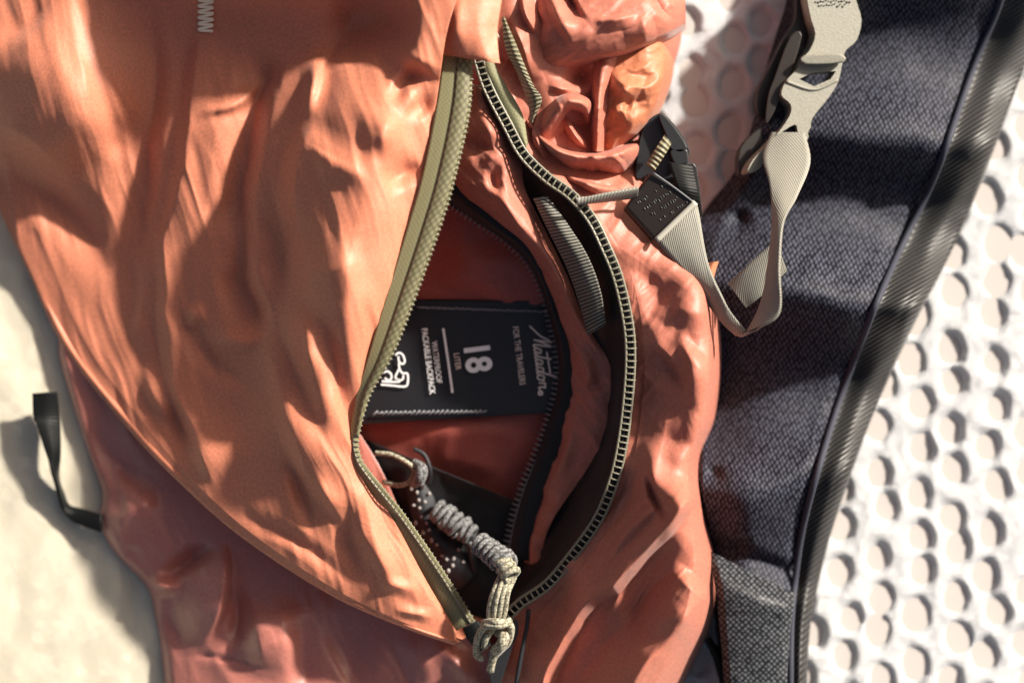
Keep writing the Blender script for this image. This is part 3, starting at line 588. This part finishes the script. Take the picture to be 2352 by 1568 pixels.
el = smooth_line([lt(a, b, .80) for a, b in zip(SL, SR)], 130); er = smooth_line(SR, 130)
zc = np.interp(np.linspace(0, 1, 130), np.linspace(0, 1, len(zb)), zb)
ze = zc - 3 + fold_field(el[:, 0], el[:, 1], hump)
brow = [(el[i, 0] - 4, el[i, 1], er[i, 0], er[i, 1], [ze[i] - 2.5, ze[i] - 6, ze[i] - 3.5, max(8, ze[i] - 9), 5]) for i in range(0, 130, 3)]
patch('strap_binding', brow, [0, .14, .6, .95, 1], 40, 300, M_bind, strap, thick=.6, strap_uv=True)
tube('strap_piping', [(el[i, 0] + 2, el[i, 1], ze[i] + 1.2) for i in range(0, 130, 3)], 7.5, M_mesh, strap, n=260, sides=10)
# lower woven panel of the strap
lowa = [(1625, 1262), (1640, 1330), (1650, 1420), (1662, 1560), (1668, 1720)]; lowb = [(1826, 1362), (1822, 1400), (1814, 1460), (1808, 1568), (1806, 1720)]
patch('strap_lower_panel', [(a[0], a[1], b[0], b[1], [42 - k, 47 - k, 48 - k, 46 - k, 42 - k] if k else [30, 34, 35, 34, 32]) for k, (a, b) in enumerate(zip(lowa, lowb))], [0, .1, .5, .9, 1], 60, 120, M_grid, strap, thick=1.0, noise=.8, nscale=60)

# ------------------------------------------------------------------ webbing and buckles
def ribbon(name, Ls, Rs, m, parent, thick=1.2, nu=10, nv=90, sag=1.0):
    rows = [(a[0], a[1], b[0], b[1], [a[2], (a[2] + b[2]) / 2 + sag, b[2]]) for a, b in zip(Ls, Rs)]
    return patch(name, rows, [0, .5, 1], nu, nv, m, parent, thick=thick, strap_uv=True)
w1 = ribbon('strap_webbing', [(1500, 545, 62), (1516, 565, 63), (1582, 640, 64), (1652, 735, 66), (1690, 772, 61)], [(1600, 468, 60), (1606, 490, 62), (1626, 600, 66), (1662, 692, 72), (1712, 762, 66)], M_web, bag)
ribbon('webbing_loop', [(1690, 772, 62), (1714, 768, 64), (1751, 694, 69), (1770, 590, 70), (1778, 500, 64), (1766, 420, 54), (1752, 362, 44), (1772, 308, 37)], [(1712, 762, 66), (1750, 752, 72), (1793, 716, 76), (1793, 620, 77), (1801, 515, 71), (1830, 455, 60), (1860, 378, 48), (1848, 308, 39)], M_web, bag, nv=140)
ribbon('webbing_tail', [(1674, 652, 59), (1722, 606, 62), (1782, 552, 64)], [(1714, 706, 61), (1748, 680, 64), (1806, 622, 64)], M_web, bag)
ribbon('webbing_end', [(1322, 458, 72), (1390, 442, 71), (1465, 428, 68)], [(1326, 466, 71), (1400, 458, 66), (1462, 450, 62)], M_web, bag, nu=6)
blk = slab('webbing_keeper', [(1499, 392), (1597, 462), (1505, 553), (1436, 476)], lambda x, y: 66 + (x - 1515) * .03, 4, M_brown, bag, shift=(-8, 6), bevel=1.2)
tube('keeper_edge_highlight', [(1508, 552, 67), (1552, 509, 68.2), (1598, 465, 69.4)], 6.5, M_edge, blk, n=20)
tube('keeper_stitching', [(1502, 398, 66.6), (1550, 432, 67.5), (1592, 464, 68.6)], 2, M_toothd, blk, n=20)
db = bmesh.new()
for r_ in range(4):
    for k in range(13):
        if random.random() < .25: continue
        f = k / 12; c = np.array([1462 + r_ * 17 + f * 62 , 462 + r_ * 13 - f * 40]) + np.array([RS.rand() * 3, RS.rand() * 3])
        zt = 66 + (c[0] - 1515) * .03 + .2
        tube_bm(db, [P(c[0], c[1], zt), P(c[0] + 3, c[1] + 2.5 + RS.rand() * 4, zt)], 0.8 * K, 5)
from_bm('embossing', db, M_cordg, blk)
# upper buckle: face coloured pale for sun glare, sides left dark
zbk = lambda x, y: 38 + (1850 - x) * .035
face = [(1856, -60), (1860, 30), (1873, 78), (1862, 112), (1848, 130), (1832, 158), (1806, 186), (1795, 218), (1816, 240), (1813, 268), (1778, 316), (1730, 366), (1718, 396), (1748, 384), (1778, 318), (1790, 308), (1826, 286), (1833, 304), (1850, 326), (1862, 300), (1866, 272), (1905, 222), (1926, 186), (1936, 140), (1943, 116), (1968, 92), (1979, 46), (1966, 0), (1956, -60)]
slot = [(1836, 182), (1868, 166), (1920, 164), (1908, 182), (1870, 199)]
bk = slab('buckle', rounded(face, 3), zbk, 9, M_plast, bag, shift=(-16, 6), bevel=1.4, holes=[slot[::-1]])
tube('buckle_ridge', [(1806, 188, zbk(1806, 188)), (1868, 206, zbk(1868, 206)), (1924, 184, zbk(1924, 184))], 4, M_plast, bk, n=24)
slab('buckle_bar', rounded([(1846, 128), (1930, 124), (1936, 144), (1850, 148)], 3), lambda x, y: 42, 5, M_plast, bk, bevel=1)
slab('buckle_side', rounded([(1838, -60), (1846, 30), (1852, 82), (1812, 180), (1790, 224), (1806, 240), (1800, 268), (1768, 312), (1722, 362), (1712, 398), (1698, 402), (1700, 342), (1740, 296), (1764, 270), (1742, 262), (1740, 212), (1770, 150), (1800, 90), (1828, 40), (1826, -60)], 3), lambda x, y: 30 + (1800 - x) * .02, 14, M_brown, bk, shift=(-8, 4), bevel=1.2, holes=[[(1770, 236), (1784, 246), (1778, 282), (1760, 290)]])
slab('buckle_rail', rounded([(1815, 84), (1842, 82), (1812, 180), (1790, 228), (1776, 262), (1758, 284), (1764, 220), (1778, 180)], 3), lambda x, y: 37, 6, M_brown, bk, bevel=1)
bb = bmesh.new()
for r_, (bx, by, nk) in enumerate(((1872, 2, 14), (1880, 12, 11))):
    for k in range(nk):
        x = bx + k * 6; y = by + random.uniform(-2, 2); tube_bm(bb, [P(x, y, zbk(x, y) + .2), P(x + 3, y + random.uniform(-4, 5), zbk(x, y) + .2)], 1.2 * K, 5)
from_bm('embossing', bb, M_brown, bk)
# black left buckle
b2 = slab('side_buckle', rounded([(1500, 268), (1524, 262), (1560, 300), (1584, 344), (1580, 376), (1600, 384), (1612, 490), (1604, 500), (1560, 440), (1500, 400), (1462, 410), (1466, 340), (1480, 290)], 3), lambda x, y: 46, 12, M_dplast, bag, shift=(-6, 4), bevel=2)
slab('buckle_prong', rounded([(1514, 270), (1524, 264), (1552, 296), (1578, 338), (1562, 350), (1540, 340), (1530, 310)], 3), lambda x, y: 51, 5, M_dplast, b2, bevel=1.5)
slab('buckle_prong', rounded([(1540, 346), (1576, 342), (1580, 372), (1552, 378)], 3), lambda x, y: 51, 5, M_dplast, b2, bevel=1.5)
ribbon('buckle_webbing', [(1536, 372, 52), (1556, 430, 56), (1570, 470, 52)], [(1594, 380, 50), (1606, 440, 54), (1614, 500, 48)], M_strapblack, b2)
ribbon('olive_binding', [(1488, 378, 52), (1510, 340, 54), (1528, 312, 53)], [(1500, 392, 52), (1526, 352, 54), (1538, 330, 53)], M_webolive, b2, nv=20)
ribbon('side_cloth_glimpse', [(1618, 604, 52), (1628, 644, 52), (1640, 690, 50)], [(1650, 600, 40), (1656, 640, 40), (1660, 690, 40)], M_amber, bag, nv=20)  # added patch standing in for side-panel cloth glimpsed through the gap
# compression strap on the left
ribbon('compression_strap', [(74, 903, 14), (76, 952, 14), (84, 972, 15), (105, 1040, 14), (128, 1095, 12), (140, 1140, 9), (150, 1178, 7), (172, 1200, 6), (230, 1222, 9)], [(132, 900, 12), (137, 950, 10), (139, 985, 10), (140, 1040, 10), (137, 1095, 5), (148, 1130, 2), (160, 1158, 3), (185, 1166, 4), (232, 1180, 9)], M_strapblack, bag, thick=1.6, nv=120)
# strap tails under the bag at the lower right
ribbon('lower_webbing', [(1618, 1470, 14), (1640, 1520, 12), (1660, 1600, 10)], [(1634, 1462, 16), (1668, 1520, 12), (1700, 1600, 10)], M_strapblack, bag)

# ------------------------------------------------------------------ cords
def wraps(name, a, b, r, n, cr, m, parent):
    a = P(*a); b = P(*b); t = (b - a).normalized(); u = t.cross(Vector((0, 0, 1))).normalized(); v = u.cross(t)
    for k in range(n):
        c = a + (b - a) * (k + .5) / n; rr = r * K * (1 - .25 * abs(2 * (k + .5) / n - 1)**2)
        tw = random.uniform(-.25, .25); rr *= random.uniform(.9, 1.1)
        w = [c + t * tw * rr * math.cos(2 * math.pi * j / 14) + (u * math.cos(2 * math.pi * j / 14) + v * math.sin(2 * math.pi * j / 14)) * rr + t * (j / 14 - .5) * (b - a).length / n * .8 for j in range(15)]
        tube_world(name, w, cr * K, m, parent, 7)
pull = bpy.data.objects.new('zipper_pull', None); C.objects.link(pull); pull.parent = bag
for k in range(4):
    f = (k - 1.5)
    tube('cord_strand', [(1168 + f * 9, 1318 + f * 4, 58 - abs(f) * 2), (1150 + f * 11, 1360, 60 - abs(f)), (1142 + f * 12, 1400, 58 - abs(f)), (1138 + f * 9, 1432, 54)], 6.2, M_cord, pull, n=30, sides=8)
wraps('cord_wrap', (1100, 1246, 46), (1172, 1300, 58), 24, 6, 6.5, M_cordg, pull)
wraps('cord_wrap', (1152, 1286, 57), (1178, 1324, 60), 17, 3, 7, M_cord, pull)
tube('cord_loop', [(1172, 1424, 56), (1150, 1436, 60), (1116, 1438, 58), (1098, 1462, 53), (1094, 1500, 48), (1108, 1512, 46)], 7.5, M_cord, pull, n=40)
tube('cord_loop', [(1110, 1430, 54), (1140, 1428, 60), (1172, 1436, 56), (1168, 1470, 52), (1150, 1490, 50), (1134, 1508, 48), (1126, 1540, 45)], 8.5, M_cord, pull, n=40)
tube('cord_loop', [(1140, 1438, 52), (1118, 1462, 54), (1112, 1486, 52)], 7, M_cord, pull, n=20)
tube('cord_knot', [(1146, 1450, 50), (1158, 1462, 56), (1150, 1482, 56), (1138, 1492, 50)], 12, M_cord, pull, n=20)
sl_ = slab('zipper_slider', rounded([(1120, 1500), (1140, 1490), (1168, 1440), (1186, 1420), (1190, 1450), (1172, 1500), (1150, 1568), (1130, 1580)], 3), lambda x, y: 40, 6, M_dplast, bag, bevel=1.5)
ribbon('zipper_end', [(1062, 1442, 43), (1074, 1468, 43), (1100, 1500, 40)], [(1098, 1424, 43), (1112, 1442, 43), (1128, 1480, 41)], M_strapblack, bag, nv=20)
tube('cord_tail', [(1214, 1400, 42), (1210, 1440, 40), (1198, 1500, 40), (1186, 1570, 40)], 5, M_dcord, bag, n=30)
ip = bpy.data.objects.new('inner_zipper_pull', None); C.objects.link(ip); ip.parent = bag
wraps('cord_wrap', (1000, 1168, 20), (1088, 1232, 24), 24, 7, 6.5, M_cordg, ip)
tube('cord_strand', [(1080, 1225, 24), (1082, 1260, 20), (1090, 1310, 14)], 8, M_dcord, ip, n=20)

# things inside the bag
kc = bpy.data.objects.new('cord_loop', None); kc.location = P(940, 1090, 4); C.objects.link(kc)
kc['label'] = 'pale cord loop with a knotted end lying inside the open bag'; kc['category'] = 'cord'
def rel(o, par): o.matrix_parent_inverse = par.matrix_world.inverted()
bpy.context.view_layer.update()
a1 = tube('loop', [(862, 1040, 30), (900, 1044, 32), (938, 1064, 34), (952, 1082, 34), (940, 1106, 32), (915, 1114, 30), (880, 1106, 26)], 5.5, M_cord, kc, n=50); rel(a1, kc)
a2 = tube('knot', [(952, 1062, 32), (968, 1076, 36), (964, 1098, 36), (950, 1112, 30)], 14, M_cordg, kc, n=20, rfun=lambda t: .7 + .3 * math.sin(t * 3.1)); rel(a2, kc)
a3 = tube('dark_ring', [(950, 1030, 24), (975, 1045, 24), (988, 1080, 24), (984, 1110, 20)], 5, M_dcord, kc, n=24); rel(a3, kc)
bs = bpy.data.objects.new('beaded_cord', None); bs.location = P(980, 1180, 4); C.objects.link(bs)
bs['label'] = 'dark cord dotted with pale beads beside the zip inside the bag'; bs['category'] = 'cord'
bpy.context.view_layer.update()
a4 = patch('dark_lanyard', [(925, 1108, 985, 1104, [15, 18, 15]), (938, 1160, 1000, 1150, [15, 18, 15]), (950, 1210, 1008, 1196, [15, 18, 15]), (980, 1262, 1032, 1230, [15, 18, 15]), (1006, 1310, 1078, 1258, [15, 18, 15]), (1050, 1360, 1100, 1310, [13, 16, 13])], [0, .5, 1], 16, 60, M_dcord, bs, thick=.8); rel(a4, bs)
bbm = bmesh.new(); bmesh.ops.create_icosphere(bbm, subdivisions=2, radius=3.9 * K)
bead0 = from_bm('bead', bbm, M_bead, bs); rel(bead0, bs)
dots = [(945, 1122), (958, 1130), (972, 1118), (962, 1148), (976, 1152), (986, 1133), (950, 1160), (964, 1166), (968, 1186), (955, 1200), (980, 1200), (972, 1222), (986, 1216), (992, 1240), (1004, 1250), (1016, 1276), (1026, 1284), (1042, 1282), (1040, 1298), (1030, 1310), (1054, 1262), (1064, 1290)]
for k, (x, y) in enumerate(dots):
    o = bead0 if k == 0 else bead0.copy()
    if k: C.objects.link(o); o.parent = bs; rel(o, bs)
    o.location = P(x, y, 17.6); o.scale = (1, random.uniform(.8, 1.4), 1)
